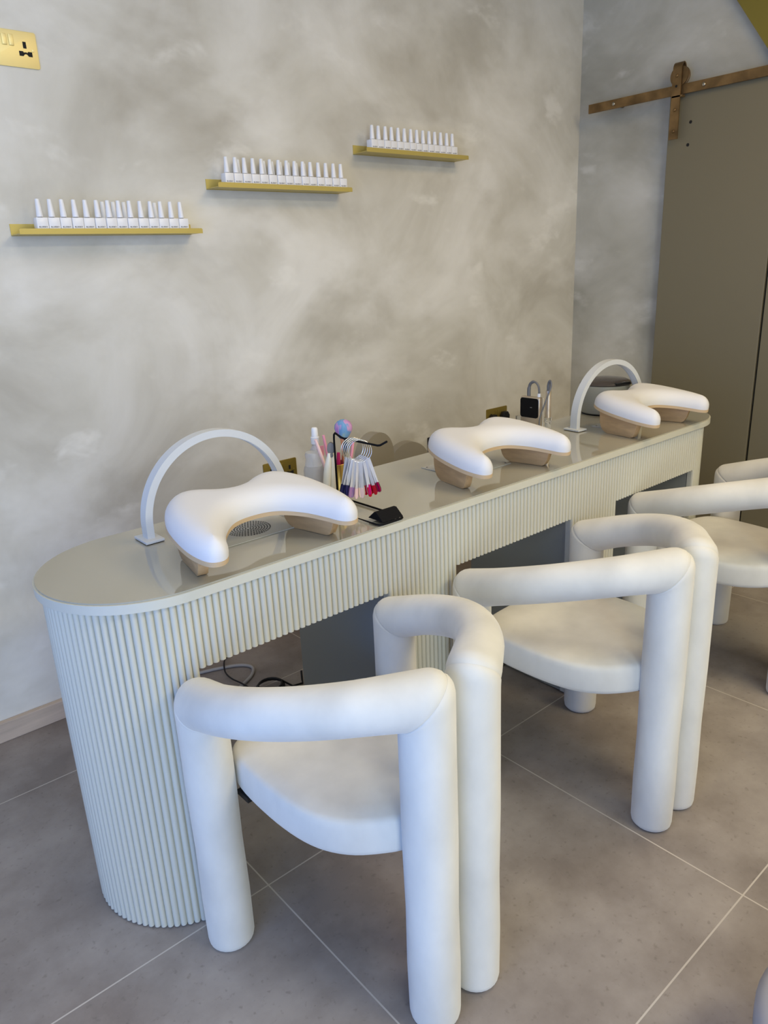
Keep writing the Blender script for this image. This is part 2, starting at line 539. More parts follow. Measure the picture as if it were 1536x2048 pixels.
bm = bmesh.new(); box(bm, -0.0115, 0.012, -0.028, 0.0185, -0.030, -0.022, 0.001)
obj('anti_jump_clip', bm, BRASS_DARK, hg)
for zz, dk in ((0.05, False), (0.012, True), (-0.075, False), (-0.155, False)):
    bm = bmesh.new()
    lathe(bm, [(0.0065, 0), (0.0065, 0.002), (0.004, 0.0045), (0, 0.005)] if not dk else [(0.005, 0), (0.005, 0.0006)], 14,
          Matrix.Translation((-0.0114, 0, zz)) @ Matrix.Rotation(-PI / 2, 4, 'Y'))
    obj('bolt_hole' if dk else 'bolt', bm, DARK if dk else BRASS_DARK, hg, True)

# ------------------------------------------------------------------ nail desk
X0, X1, YC, RT = 0.547, 2.528, 1.442, 0.217
ZT = 0.780
def stadium(r, n=48):
    pts = []
    for i in range(n + 1):
        a = -PI / 2 + PI * i / n
        pts.append((X1 + r * math.cos(a), YC + r * math.sin(a)))
    for i in range(n + 1):
        a = PI / 2 + PI * i / n
        pts.append((X0 + r * math.cos(a), YC + r * math.sin(a)))
    return pts
desk = tag(empty('nail_desk', (0, 0, 0)), 'long sage cream fluted nail desk with rounded ends and glossy taupe top', 'desk')
bm = bmesh.new(); prism(bm, stadium(RT), 0.7575, 0.7765, bevel=0.003)
o = obj('tabletop', bm, SAGE, desk, True, 30)
bm = bmesh.new(); prism(bm, stadium(RT - 0.004), 0.7767, ZT, bevel=0.001)
o = obj('glass_top', bm, GLASS_TOP, desk, True, 30); o['label'] = 'glossy taupe glass sheet on the desk'

SL = 0.0149                     # flute pitch
RB = 0.2065                     # outer radius of the fluting
def fluted_wall(name, pts_fn, length, z0, z1, parent, thick=0.016):
    n = max(1, round(length / SL)); p = length / n; r = p * 0.5
    bm = bmesh.new()
    for i in range(n):
        prof = []
        for j in range(9):
            a = PI * j / 8
            s = (i + 0.5) * p - math.cos(a) * r * 0.95
            x, y, nx, ny = pts_fn(s)
            d = math.sin(a) * r * 1.05 - r * 1.05
            prof.append((x + nx * d, y + ny * d))
        lo = [bm.verts.new((q[0], q[1], z0 + 0.0)) for q in prof]
        hi = [bm.verts.new((q[0], q[1], z1)) for q in prof]
        for j in range(8):
            bm.faces.new((lo[j], lo[j + 1], hi[j + 1], hi[j]))
        # rounded lower end, closed back to the carcass
        x, y, nx, ny = pts_fn((i + 0.5) * p)
        bm.faces.new(lo[::-1]); bm.faces.new(hi)
        bm.faces.new((lo[0], hi[0], hi[8], lo[8]))
    # backing board behind the reeds
    m_ = max(1, n)
    fr, bk = [], []
    for i in range(m_ + 1):
        x, y, nx, ny = pts_fn(length * i / m_)
        a, b = -r * 1.04, -r - thick
        fr.append((bm.verts.new((x + nx * a, y + ny * a, z0 + 0.001)), bm.verts.new((x + nx * a, y + ny * a, z1))))
        bk.append((bm.verts.new((x + nx * b, y + ny * b, z0 + 0.001)), bm.verts.new((x + nx * b, y + ny * b, z1))))
    for i in range(m_):
        bm.faces.new((fr[i][0], fr[i + 1][0], fr[i + 1][1], fr[i][1]))
        bm.faces.new((bk[i][0], bk[i][1], bk[i + 1][1], bk[i + 1][0]))
        bm.faces.new((fr[i][0], bk[i][0], bk[i + 1][0], fr[i + 1][0]))
        bm.faces.new((fr[i][1], fr[i + 1][1], bk[i + 1][1], bk[i][1]))
    bm.faces.new((fr[0][0], fr[0][1], bk[0][1], bk[0][0])); bm.faces.new((fr[-1][0], bk[-1][0], bk[-1][1], fr[-1][1]))
    return obj(name, bm, SAGE, parent, True, 50)

YFRONT = YC - RB
def front_line(xa):
    return lambda s: (xa + s, YFRONT, 0.0, -1.0)
def end_arc(cx, a0, sgn):
    def f(s):
        a = a0 + sgn * s / RB
        return (cx + RB * math.cos(a), YC + RB * math.sin(a), math.cos(a), math.sin(a))
    return f
ZU = 0.757
ZA = 0.604
fluted_wall('fluted_end_foot', end_arc(X0, PI / 2, 1), PI * RB, 0.004, ZU, desk)
fluted_wall('fluted_end_foot', end_arc(X1 - 0.02, -PI / 2, 1), PI * RB, 0.004, ZU, desk)
OP = [(0.547, 1.046), (1.280, 1.776), (2.014, 2.508)]
for a, b in OP:
    fluted_wall('fluted_apron', front_line(a + 0.0004), b - a - 0.0008, ZA, ZU, desk)
# cabinets behind the middle feet, closed inner cheeks of the end feet
for a, b in ((1.046, 1.280), (1.776, 2.014)):
    fluted_wall('fluted_cabinet_front', front_line(a + 0.0004), b - a - 0.0008, 0.004, ZU, desk)
    bm = bmesh.new(); box(bm, a, b, YFRONT + 0.024, YC + RB, 0.006, ZU, 0.0015)
    o = obj('cabinet', bm, PED, desk); o['label'] = 'plain grey green cabinet body under the desk'
for a in (X0 - 0.018, X1 - 0.019):
    bm = bmesh.new(); box(bm, a, a + 0.017, YFRONT + 0.026, YC + RB - 0.026, 0.006, ZU)
    obj('end_cheek', bm, PED, desk)
for a, b in OP:
    bm = bmesh.new(); box(bm, a + 0.002, b - 0.002, YFRONT + 0.026, YC + RB - 0.03, 0.735, 0.757)
    obj('under_board', bm, PED, desk)

# ------------------------------------------------------------------ desk dust vents
def vent(x0, x1, y0, y1, cx, cy, label):
    root = tag(empty('dust_vent', (cx, cy, ZT)), label, 'vent', 'dust vents set in the desk top')
    bm = bmesh.new(); box(bm, x0 - cx, x1 - cx, y0 - cy, y1 - cy, 0.0, 0.0022, 0.0008, 2)
    obj('vent_plate', bm, PLATE, root)
    bm = bmesh.new()
    for ring in range(1, 9):
        rr = 0.0064 * ring
        n = 6 * ring
        for k in range(n):
            a = 2 * PI * k / n
            box(bm, -0.0017, 0.0017, -0.0021, 0.0021, 0.0021, 0.0024, mtx=Matrix.Translation((rr * math.cos(a), rr * math.sin(a), 0)) @ Matrix.Rotation(a, 4, 'Z'))
    obj('grille', bm, DARK, root)
    for sx, sy in ((x0 + 0.012, y0 + 0.012), (x1 - 0.012, y0 + 0.012), (x0 + 0.012, y1 - 0.012), (x1 - 0.012, y1 - 0.012)):
        bm = bmesh.new(); lathe(bm, [(0.0028, 0.0022), (0.0028, 0.0030), (0.0, 0.0034)], 12, Matrix.Translation((sx - cx, sy - cy, 0)))
        obj('screw', bm, GREYINK, root, True)
    bm = bmesh.new()
    for dx in (-0.012, -0.004, 0.005):
        box(bm, dx, dx + 0.005, y0 - cy + 0.026, y0 - cy + 0.0275, 0.0022, 0.0024)
    obj('printed_mark', bm, GREYINK, root)
    return root
vent(0.698, 0.906, 1.373, 1.522, 0.803, 1.447, 'perforated grey vent plate under the nearest white hand rest')
vent(1.441, 1.648, 1.366, 1.533, 1.545, 1.449, 'grey vent plate in the desk under the middle hand rest')
vent(2.222, 2.428, 1.366, 1.480, 2.325, 1.423, 'grey vent plate in the desk beside the farthest arched lamp')

# ------------------------------------------------------------------ white hand rests
half = [(0.0, -0.012), (0.055, -0.023), (0.098, -0.062), (0.124, -0.108), (0.139, -0.142), (0.158, -0.157), (0.181, -0.152), (0.194, -0.128),
        (0.200, -0.085), (0.197, -0.030), (0.187, 0.028), (0.166, 0.080), (0.135, 0.113), (0.100, 0.122), (0.065, 0.112), (0.032, 0.093)]
outl = half + [(0.0, 0.086)] + [(-x, y) for x, y in half[:0:-1]]
OUT = [(x * 0.962, y * 0.965 + 0.003) for x, y in closed_spline(outl, 6)]

def seg_dist(px, py, poly):
    best = 1e9
    n = len(poly)
    for i in range(n):
        ax, ay = poly[i]; bx_, by_ = poly[(i + 1) % n]
        dx, dy = bx_ - ax, by_ - ay
        t = ((px - ax) * dx + (py - ay) * dy) / (dx * dx + dy * dy + 1e-12)
        t = max(0, min(1, t))
        d = (ax + dx * t - px) ** 2 + (ay + dy * t - py) ** 2
        best = min(best, d)
    return math.sqrt(best)
def inside(px, py, poly):
    c = False
    n = len(poly)
    j = n - 1
    for i in range(n):
        if (poly[i][1] > py) != (poly[j][1] > py) and px < (poly[j][0] - poly[i][0]) * (py - poly[i][1]) / (poly[j][1] - poly[i][1]) + poly[i][0]:
            c = not c
        j = i
    return c

def pad_mesh(T=0.047, W=0.052, lip=0.008):
    pts = list(OUT)
    nb = len(pts)
    normals = []
    for i in range(nb):
        a, b = pts[i - 1], pts[(i + 1) % nb]
        t = Vector((b[0] - a[0], b[1] - a[1])).normalized()
        normals.append((-t.y, t.x))      # inward for ccw
    area2 = sum(pts[i][0] * pts[(i + 1) % nb][1] - pts[(i + 1) % nb][0] * pts[i][1] for i in range(nb))
    sg = 1 if area2 > 0 else -1
    inner = []
    for d in (0.0012, 0.0035, 0.0075, 0.013, 0.020, 0.028):
        for i in range(0, nb):
            x = pts[i][0] + sg * normals[i][0] * d; y = pts[i][1] + sg * normals[i][1] * d
            if inside(x, y, pts) and abs(seg_dist(x, y, pts) - d) < 0.15 * d:
                inner.append((x, y))
    g = 0.009
    for ix in range(-24, 25):
        for iy in range(-20, 18):
            x, y = ix * g, iy * g
            if inside(x, y, pts) and seg_dist(x, y, pts) > 0.033:
                inner.append((x, y))
    allp = [Vector(p) for p in pts + inner]
    edges = [(i, (i + 1) % nb) for i in range(nb)]
    r = delaunay_2d_cdt(allp, edges, [], 1, 0.0004)
    bm = bmesh.new()
    vs = []
    for v in r[0]:
        d = seg_dist(v.x, v.y, pts)
        if d < 0.0005:
            d = 0.0
        q = min(d / W, 1.0)
        h = lip + (T - lip) * (1 - (1 - q) ** 2.6) ** 0.55
        vs.append(bm.verts.new((v.x, v.y, h)))
    for f in r[2]:
        try:
            bm.faces.new([vs[i] for i in f])
        except ValueError:
            pass
    bound = [e for e in bm.edges if len(e.link_faces) == 1]
    ex = bmesh.ops.extrude_edge_only(bm, edges=bound)
    for e in ex['geom']:
        if isinstance(e, bmesh.types.BMVert):
            e.co.z = 0.0
    low = [e for e in bm.edges if len(e.link_faces) == 1]
    bmesh.ops.holes_fill(bm, edges=low)
    return bm

TILT = math.atan(0.15)
def make_rest():
    root = empty('hand_rest')
    tm = Matrix.Translation((0, 0, 0.855 - ZT)) @ Matrix.Rotation(TILT, 4, 'X')
    bm = pad_mesh(); bmesh.ops.transform(bm, matrix=tm, verts=bm.verts[:])
    o = obj('pad', bm, PAD, root, True, 60); o['label'] = 'padded white horned cushion'
    bm = bmesh.new(); prism(bm, [(x * 1.004, y * 1.004 - 0.0003) for x, y in OUT], -0.0095, -0.0002, tm)
    o = obj('base_board', bm, PLY, root, True, 40); o['label'] = 'thin oak ply board under the cushion'
    for s in (-1, 1):
        bm = bmesh.new()
        zf = 0.855 - ZT - 0.0100
        def top(y): return zf + 0.15 * y
        prof = [(-0.060, 0.0), (0.040, 0.0)]
        for k in range(1, 7):
            a = -PI / 2 + (PI / 2) * k / 6
            prof.append((0.040 + 0.036 * math.cos(a), 0.036 + 0.036 * math.sin(a)))
        prof += [(0.080, top(0.080)), (-0.086, top(-0.086)), (-0.076, 0.018), (-0.068, 0.004)]
        mt = Matrix.Translation((s * 0.1475, 0, 0)) @ Matrix.Rotation(s * math.radians(11), 4, 'Z') @ Matrix(((0, 0, 1, -0.011), (1, 0, 0, 0), (0, 1, 0, 0), (0, 0, 0, 1)))
        prism(bm, prof, 0, 0.022, mt, bevel=0.0015)
        obj('foot', bm, OAK, root, True, 35)
    bm = bmesh.new(); lathe(bm, [(0.007, -0.016), (0.009, -0.0105)], 14, Matrix.Translation((0.10, -0.005, 0.855 - ZT)) @ Matrix.Rotation(TILT, 4, 'X'))
    o = obj('knob', bm, BLACK, root, True, 40)
    return root
rests = [(0.753, 1.333, 0.0, 'white padded horned hand rest nearest the camera, in front of the first arched lamp'),
         (1.533, 1.346, -2.0, 'white padded hand rest in the middle of the desk, between the other two'),
         (2.310, 1.334, 0.0, 'white padded hand rest at the far rounded end of the desk')]
r0 = make_rest()
for i, (x, y, a, lab) in enumerate(rests):
    r = r0 if i == 0 else copy_tree(r0)
    r.location = (x, y, ZT + 0.0005); r.rotation_euler = (0, 0, math.radians(a))
    tag(r, lab, 'hand rest', 'hand rests on the nail desk')

# ------------------------------------------------------------------ arched desk lamps
def make_lamp():
    root = empty('arched_lamp')
    R, cz = 0.187, 0.006 + 0.026
    def arc(name, r0, r1, y0, y1, m, a0=0.0, a1=PI):
        bm = bmesh.new()
        rows = []
        n = 64
        path = []
        for i in range(n + 1):
            a = a0 + (a1 - a0) * i / n
            path.append((a, 0))
        def ring(cx, sx, a):
            c, s = math.cos(a), math.sin(a)
            return [bm.verts.new((rr * c, yy, cz + rr * s)) for rr, yy in ((r0, y0), (r0, y1), (r1, y1), (r1, y0))]
        if a0 == 0.0:
            rows.append([bm.verts.new((rr, yy, 0.006)) for rr, yy in ((r0, y0), (r0, y1), (r1, y1), (r1, y0))])
        for a, _ in path:
            rows.append(ring(0, 0, a))
        if a0 == 0.0:
            rows.append([bm.verts.new((-rr, yy, 0.006)) for rr, yy in ((r0, y0), (r0, y1), (r1, y1), (r1, y0))])
        for a, b in zip(rows[:-1], rows[1:]):
            for k in range(4):
                bm.faces.new((a[k], a[(k + 1) % 4], b[(k + 1) % 4], b[k]))
        bm.faces.new(rows[0][::-1]); bm.faces.new(rows[-1])
        return obj(name, bm, m, root, True, 40)
    arc('arch', R - 0.014, R + 0.003, -0.014, 0.014, LAMP)
    o = arc('light_strip', R - 0.0148, R - 0.0136, -0.010, 0.010, LED, 0.35, PI - 0.35)
    for s in (-1, 1):
        bm = bmesh.new(); box(bm, s * (R - 0.006) - 0.022, s * (R - 0.006) + 0.022, -0.033, 0.033, 0.0, 0.006, 0.0012)
        obj('base_plate', bm, LAMP, root)
        bm = bmesh.new(); box(bm, s * (R - 0.006) - 0.0205, s * (R - 0.006) + 0.0205, -0.0315, 0.0315, -0.0014, 0.0)
        obj('rubber_pad', bm, BLACK, root)
    return root
l0 = make_lamp()
for i, (x, y, a, lab) in enumerate([(0.790, 1.552, 0.0, 'silver grey arched desk lamp near the rounded left end of the desk'),
                                    (2.314, 1.474, -4.0, 'silver grey arched desk lamp at the far end beside the round wax pot')]):
    l = l0 if i == 0 else copy_tree(l0)
    l.location = (x, y, ZT + 0.0019); l.rotation_euler = (0, 0, math.radians(a))
    tag(l, lab, 'desk lamp', 'arched desk lamps')

# ------------------------------------------------------------------ cream tubular chairs
CA, CL, CZF, CZB, CBUL, CR, CBOW = 0.25, 0.418, 0.573, 0.681, 0.085, 0.056, 0.026
RL, RA = 0.0485, 0.0480
NSEG = 28
def bend_rows(corner, a, b, r, rho, nrow=5):
    """rows of vertex positions ending a straight tube (direction a) in a softened mitre with a tube leaving in direction b"""
    a = a.normalized(); b = b.normalized()
    bp = (b - a * b.dot(a)).normalized()
    c = a.cross(bp).normalized()
    th = a.angle(b)
    tn = math.tan(th / 2)
    rows = [[] for _ in range(nrow + 1)]
    for k in range(NSEG):
        ph = 2 * PI * k / NSEG
        w = r * math.cos(ph)          # outward component
        off = -bp * w + c * (r * math.sin(ph))
        q = rho * (0.12 + 0.88 * (w / r + 1) / 2)
        T = q * tn
        s = w * tn - T
        for j in range(nrow + 1):
            f = th / 2 * j / nrow
            p = corner + off + a * (s + q * math.sin(f)) + bp * (q * (1 - math.cos(f)))
            if j == nrow:
                p = p + (corner - p).normalized() * 0.0016      # stitched seam
            rows[j].append(p)
    return rows
def rows_to_mesh(bm, rows, cap0=False):
    vr = [[bm.verts.new(p) for p in row] for row in rows]
    for x, y in zip(vr[:-1], vr[1:]):
        for k in range(NSEG):
            bm.faces.new((x[k], x[(k + 1) % NSEG], y[(k + 1) % NSEG], y[k]))
    if cap0:
        bm.faces.new(vr[0][::-1])
def make_chair():
    root = empty('tube_chair')
    for s in (-1, 1):
        A = Vector((s * CR, 0)); B = Vector((s * CA, CL))
        d = B - A
        n = Vector((d.y, -d.x)) * s
        n.normalize()
        cen = []
        NP = 26
        for i in range(NP + 1):
            t = i / NP
            p = A + d * t + n * (CBUL * 4 * t * (1 - t))
            cen.append(Vector((p.x, p.y, CZB + (CZF - CZB) * t + CBOW * 4 * t * (1 - t))))
        up = Vector((0, 0, 1))
        b_back = (cen[3] - cen[0]).normalized()
        b_front = (cen[-4] - cen[-1]).normalized()
        # legs
        for corner, bdir, nm in ((cen[0], b_back, 'rear'), (cen[-1], b_front, 'front')):
            rows = []
            bp = (bdir - up * bdir.dot(up)).normalized(); c = up.cross(bp).normalized()
            def ring(z, r):
                return [Vector((corner.x, corner.y, z)) - bp * (r * math.cos(2 * PI * k / NSEG)) + c * (r * math.sin(2 * PI * k / NSEG)) for k in range(NSEG)]
            for z, r in ((0.0, RL - 0.012), (0.002, RL - 0.006), (0.007, RL - 0.0015), (0.016, RL), (0.12, RL + 0.001), (0.25, RL - 0.0008), (0.40, RL + 0.0008), (corner.z - 0.085, RL)):
                rows.append(ring(z, r))
            rows += bend_rows(corner, up, bdir, RL, 0.040)
            bm = bmesh.new(); rows_to_mesh(bm, rows, True)
            bmesh.ops.holes_fill(bm, edges=[e for e in bm.edges if len(e.link_faces) == 1])
            obj('leg', bm, VELVET, root, True, 60)
        # armrest: softened mitre, swept curve, softened mitre
        rows = bend_rows(cen[0], -b_back, -up, RA, 0.040)[::-1]
        r2 = bend_rows(cen[-1], -b_front, -up, RA, 0.040)
        # both mitres use outward = up; align the winding of the second end with the sweep
        def frame_ring(p, t, r):
            bpv = (-up - t * (-up).dot(t)).normalized()
            c = t.cross(bpv).normalized()
            return [p - bpv * (r * math.cos(2 * PI * k / NSEG)) + c * (r * math.sin(2 * PI * k / NSEG)) for k in range(NSEG)]
        # first mitre was built for direction -b_back: flip its sideways sense
        rows = [[row[(-k) % NSEG] for k in range(NSEG)] for row in rows]
        for i in range(NP + 1):
            if (cen[i] - cen[0]).length < 0.085 or (cen[i] - cen[-1]).length < 0.085:
                continue
            t = (cen[min(i + 1, NP)] - cen[i - 1]).normalized()
            q = i / NP
            rows.append(frame_ring(cen[i], t, RA - 0.0042 * math.sin(PI * q) ** 0.6))
        rows += r2
        bm = bmesh.new(); rows_to_mesh(bm, rows, False)
        bmesh.ops.holes_fill(bm, edges=[e for e in bm.edges if len(e.link_faces) == 1])
        obj('armrest', bm, VELVET, root, True, 60)
    # seat
    hs = [(0.0, 0.028), (0.07, 0.034), (0.120, 0.062), (0.162, 0.100), (0.190, 0.150), (0.204, 0.215), (0.208, 0.300), (0.203, 0.390), (0.185, 0.440), (0.140, 0.464), (0.07, 0.472)]
    outline = closed_spline(hs + [(0.0, 0.473)] + [(-x, y) for x, y in hs[:0:-1]], 4)
    cx, cy = 0.0, 0.26
    bm = bmesh.new()
    prof = [(0.90, 0.362), (0.965, 0.363), (0.992, 0.368), (1.0, 0.376), (1.004, 0.398), (1.0, 0.420), (0.992, 0.429), (0.975, 0.4345), (0.94, 0.438), (0.80, 0.4415), (0.5, 0.444), (0.2, 0.445)]
    vr = []
    for f, z in prof:
        vr.append([bm.verts.new((cx + (x - cx) * f, cy + (y - cy) * f, z)) for x, y in outline])
    n = len(outline)
    for a, b in zip(vr[:-1], vr[1:]):
        for k in range(n):
            bm.faces.new((a[k], a[(k + 1) % n], b[(k + 1) % n], b[k]))
    bm.faces.new(vr[0][::-1]); bm.faces.new(vr[-1])
    obj('seat', bm, VELVET, root, True, 50)
    bm = bmesh.new()
    box(bm, -0.205, 0.205, 0.36, 0.40, 0.350, 0.361)
    box(bm, -0.06, 0.06, 0.02, 0.40, 0.350, 0.361)
    o = obj('seat_frame', bm, BLACK, root)
    return root
c0 = make_chair()
for i, (x, y, a, lab) in enumerate([(0.764, 0.759, 0.8, 'cream velvet tube chair nearest the camera, at the rounded left end of the desk'),
                                    (1.508, 0.746, 0.6, 'cream velvet tube chair in the middle, pulled up to the second desk opening'),
                                    (2.316, 0.754, -5.0, 'farthest cream velvet tube chair, cut off by the right edge')]):
    c = c0 if i == 0 else copy_tree(c0)
    c.location = (x, y, 0); c.rotation_euler = (0, 0, math.radians(a))
    tag(c, lab, 'chair', 'cream tube chairs along the desk')

# ------------------------------------------------------------------ gold wall shelves with white polish bottles
SHELF = [(0.648, 1.4715, 0.540), (1.260, 1.6065, 0.535), (1.871, 1.7415, 0.530)]
DEP = 0.080
slabs = ['lowest gold metal wall shelf, at the left', 'middle gold metal wall shelf of the rising three', 'highest gold metal wall shelf, at the right']
def make_shelf(x, z, L, lab):
    root = tag(empty('wall_shelf', (x, WY, z)), lab, 'shelf', 'gold shelves on the plaster wall')
    t = 0.0022
    bm = bmesh.new(); box(bm, 0, L, -DEP + t, -t, 0.001, 0.001 + t); obj('tray', bm, GOLD, root)
    bm = bmesh.new(); prism(bm, [(0.0, 0.0), (L, 0.0), (L, 0.0115), (L - 0.003, 0.0145), (0.003, 0.0145), (0.0, 0.0115)], 0, t,
                            Matrix(((1, 0, 0, 0), (0, 0, -1, -DEP + t), (0, 1, 0, 0), (0, 0, 0, 1)))); obj('front_lip', bm, GOLD, root)
    bm = bmesh.new(); box(bm, 0, L, -t, 0, 0.0, 0.031); obj('back_plate', bm, GOLD, root)
    return root
for (x, z, L), lab in zip(SHELF, slabs):
    make_shelf(x, z, L, lab)

word = text_bm_mesh('printed_word', 'BLUESKY', 0.0056, 0.00015, INK)
def make_bottle():
    root = empty('polish_bottle')
    bm = bmesh.new(); box(bm, -0.0152, 0.0152, -0.0145, 0.0145, 0.0, 0.0395, 0.0014, 2)
    obj('glass_body', bm, BOTTLE, root, True, 40)
    bm = bmesh.new(); lathe(bm, [(0.0062, 0.0395), (0.0062, 0.0425)], 16); obj('neck', bm, GREYINK, root, True, 40)
    bm = bmesh.new(); lathe(bm, [(0.0084, 0.0415), (0.0088, 0.0425), (0.0086, 0.0465), (0.0058, 0.0860), (0.0050, 0.0872), (0.0, 0.0875)], 24)
    obj('cap', bm, BOTTLE, root, True, 45)
    o = bpy.data.objects.new('printed_word', word); link(o, root)
    o.rotation_euler = (PI / 2, 0, 0); o.location = (0.0, -0.01455, 0.0135)
    bm = bmesh.new(); box(bm, -0.0125, -0.003, -0.01465, -0.0145, 0.0105, 0.0114); obj('printed_line', bm, INK, root)
    return root
b0 = make_bottle()
ORD = ['first', 'second', 'third', 'fourth', 'fifth', 'sixth', 'seventh', 'eighth', 'ninth', 'tenth', 'eleventh', 'twelfth', 'thirteenth', 'fourteenth', 'fifteenth']
first = True
rows = [(0.697, 1.146, 14, 'lowest', (6, 7, 8, 11)), (1.289, 1.777, 15, 'middle', (2, 5, 6, 7, 8, 9, 10)), (1.897, 2.342, 14, 'highest', ())]
for (sx, sz, L), (xa, xb, n, nm, back) in zip(SHELF, rows):
    p = (xb - xa) / n
    zb = sz + 0.0034
    for k in range(n):
        b = b0 if first else copy_tree(b0)
        first = False
        b.location = (xa + p * (k + 0.5) + random.uniform(-0.0004, 0.0004), WY - 0.0615 + random.uniform(-0.001, 0.001), zb)
        b.rotation_euler = (0, 0, math.radians(random.uniform(-1.5, 1.5)))
        tag(b, '%s white polish bottle from the left in the front row on the %s gold shelf' % (ORD[k], nm), 'nail polish', 'white polish bottles on the %s shelf' % nm)
    for k in back:
        b = copy_tree(b0)
        b.location = (xa + p * (k + 0.5), WY - 0.0235, zb); b.rotation_euler = (0, 0, 0)
        tag(b, 'white polish bottle on the %s shelf, back row, seen right of the %s front bottle' % (nm, ORD[k - 1]), 'nail polish', 'white polish bottles on the %s shelf' % nm)

# ------------------------------------------------------------------ wall sockets
def socket(x0, z0, plate_m, lab, plugs=()):
    w, h = 0.146, 0.086
    root = tag(empty('wall_socket', (x0 + w / 2, WY, z0 + h / 2)), lab, 'socket')
    MY = Matrix(((1, 0, 0, 0), (0, 0, -1, 0), (0, 1, 0, 0), (0, 0, 0, 1)))   # local xy plane -> wall plane, z -> out of the wall
    pts = []
    rr = 0.005
    for cx, cy, a0 in ((w / 2 - rr, -h / 2 + rr, -PI / 2), (w / 2 - rr, h / 2 - rr, 0), (-w / 2 + rr, h / 2 - rr, PI / 2), (-w / 2 + rr, -h / 2 + rr, PI)):
        for k in range(5):
            a = a0 + PI / 2 * k / 4
            pts.append((cx + rr * math.cos(a), cy + rr * math.sin(a)))
    bm = bmesh.new(); prism(bm, pts, 0, 0.0045, MY, bevel=0.001); obj('face_plate', bm, plate_m, root, True, 35)
    for s in (-1, 1):
        bm = bmesh.new(); box(bm, s * 0.0085 - 0.006, s * 0.0085 + 0.006, -0.0075, -0.0044, 0.006, 0.032, 0.0012)
        obj('rocker_switch', bm, plate_m, root, True, 35)
        bm = bmesh.new()
        c = s * 0.041
        box(bm, c - 0.0042, c + 0.0042, -0.0049, -0.0044, 0.003, 0.0185, 0.0)
        for q in (-1, 1):
            prism(bm, [(c + q * 0.002, -0.0100), (c + q * 0.007, -0.0155), (c + q * 0.0165, -0.0155), (c + q * 0.0165, -0.004), (c + q * 0.0065, -0.004)], 0.0044, 0.0049, MY)
        box(bm, c - 0.0035, c + 0.0035, -0.0049, -0.0044, -0.0105, -0.006)
        obj('pin_holes', bm, DARK, root)
        bm = bmesh.new(); lathe(bm, [(0.0034, 0.0044), (0.0034, 0.0062), (0.002, 0.0066), (0, 0.0066)], 14, Matrix.Translation((s * 0.0605, 0, 0)) @ MY)
        obj('screw', bm, plate_m, root, True, 40)
    return root
socket(0.655, 1.8905, BRASS, 'polished brass double socket high on the wall, cut by the left edge')
socket(1.3655, 0.592, BRONZE, 'dark bronze double socket on the wall behind the nearest arched lamp')
socket(2.592, 0.607, BRONZE, 'bronze double socket on the wall with two black plugs, left of the drill machine')
def plug(x, z, lab, y=WY - 0.0052):
    root = tag(empty('power_plug', (x, y, z)), lab, 'plug', 'black plugs on the wall')
    bm = bmesh.new(); prism(bm, [(-0.022, -0.02), (0.022, -0.02), (0.024, 0.006), (0.012, 0.024), (-0.012, 0.024), (-0.024, 0.006)], 0.0, 0.026, Matrix(((1, 0, 0, 0), (0, 0, -1, 0), (0, 1, 0, 0), (0, 0, 0, 1))), bevel=0.004)
    obj('plug_body', bm, BLACK, root, True, 40)
    bm = bmesh.new(); tube(bm, catmull([(0, -0.013, -0.018), (0, -0.013, -0.05), (0.004, -0.02, -0.2), (0.0, -0.03, z * -1 + 0.25)], 6), 0.0032, 8)
    obj('plug_cord', bm, BLACK, root, True)
plug(2.665 - 0.041, 0.642, 'left one of the two black plugs in the far bronze socket')
plug(2.665 + 0.041, 0.646, 'right one of the two black plugs in the far bronze socket')
adp = tag(empty('power_adapter', (2.235, WY, 0.60)), 'black power adapter on the wall behind the middle hand rest', 'adapter')
bm = bmesh.new(); box(bm, -0.03, 0.03, -0.045, 0.0, -0.035, 0.030, 0.005); obj('adapter_body', bm, BLACK, adp, True, 40)
bm = bmesh.new(); tube(bm, catmull([(0, -0.03, -0.03), (0.0, -0.035, -0.2), (0.02, -0.03, -0.45)], 6), 0.0025, 8); obj('adapter_cord', bm, BLACK, adp, True)

# ------------------------------------------------------------------ nail swatch rack and rings
rk = tag(empty('swatch_rack', (1.06, 1.33, ZT)), 'black wire rack holding the nail colour rings on the desk', 'display rack')
bm = bmesh.new()
x0_, x1_, y0_, y1_ = -0.042, 0.036, -0.102, 0.100
base = [(x0_, y0_ + 0.012, 0.004), (x0_ + 0.004, y0_ + 0.003, 0.004), (x0_ + 0.012, y0_, 0.004), (x1_ - 0.012, y0_, 0.004), (x1_ - 0.004, y0_ + 0.003, 0.004), (x1_, y0_ + 0.012, 0.004), (x1_, y1_, 0.004), (x0_, y1_, 0.004)]
tube(bm, base, 0.0026, 8, closed=True)
obj('base_wire', bm, BLACKM, rk, True)
bm = bmesh.new()
up_ = [(-0.005, y1_, 0.0045), (-0.005, y1_, 0.172), (-0.005, y1_ - 0.001, 0.182), (-0.005, y1_ - 0.006, 0.187), (-0.005, y1_ - 0.012, 0.185), (-0.004, 0.072, 0.179), (-0.002, 0.064, 0.177),
       (-0.001, -0.060, 0.1775), (0.0, -0.068, 0.179), (0.0, -0.092, 0.191)]
tube(bm, up_, 0.0026, 8)
obj('hanging_arm', bm, BLACKM, rk, True)
bm = bmesh.new()
prism(bm, [(-0.027, 0.0), (0.027, 0.0), (0.004, 0.019), (-0.004, 0.019)], x0_ + 0.014, x1_ - 0.001, Matrix.Translation((0, y0_ + 0.030, 0.0068)) @ Matrix(((0, 0, 1, 0), (1, 0, 0, 0), (0, 1, 0, 0), (0, 0, 0, 1))), bevel=0.0008)
obj('card_wedge', bm, BLACKM, rk)

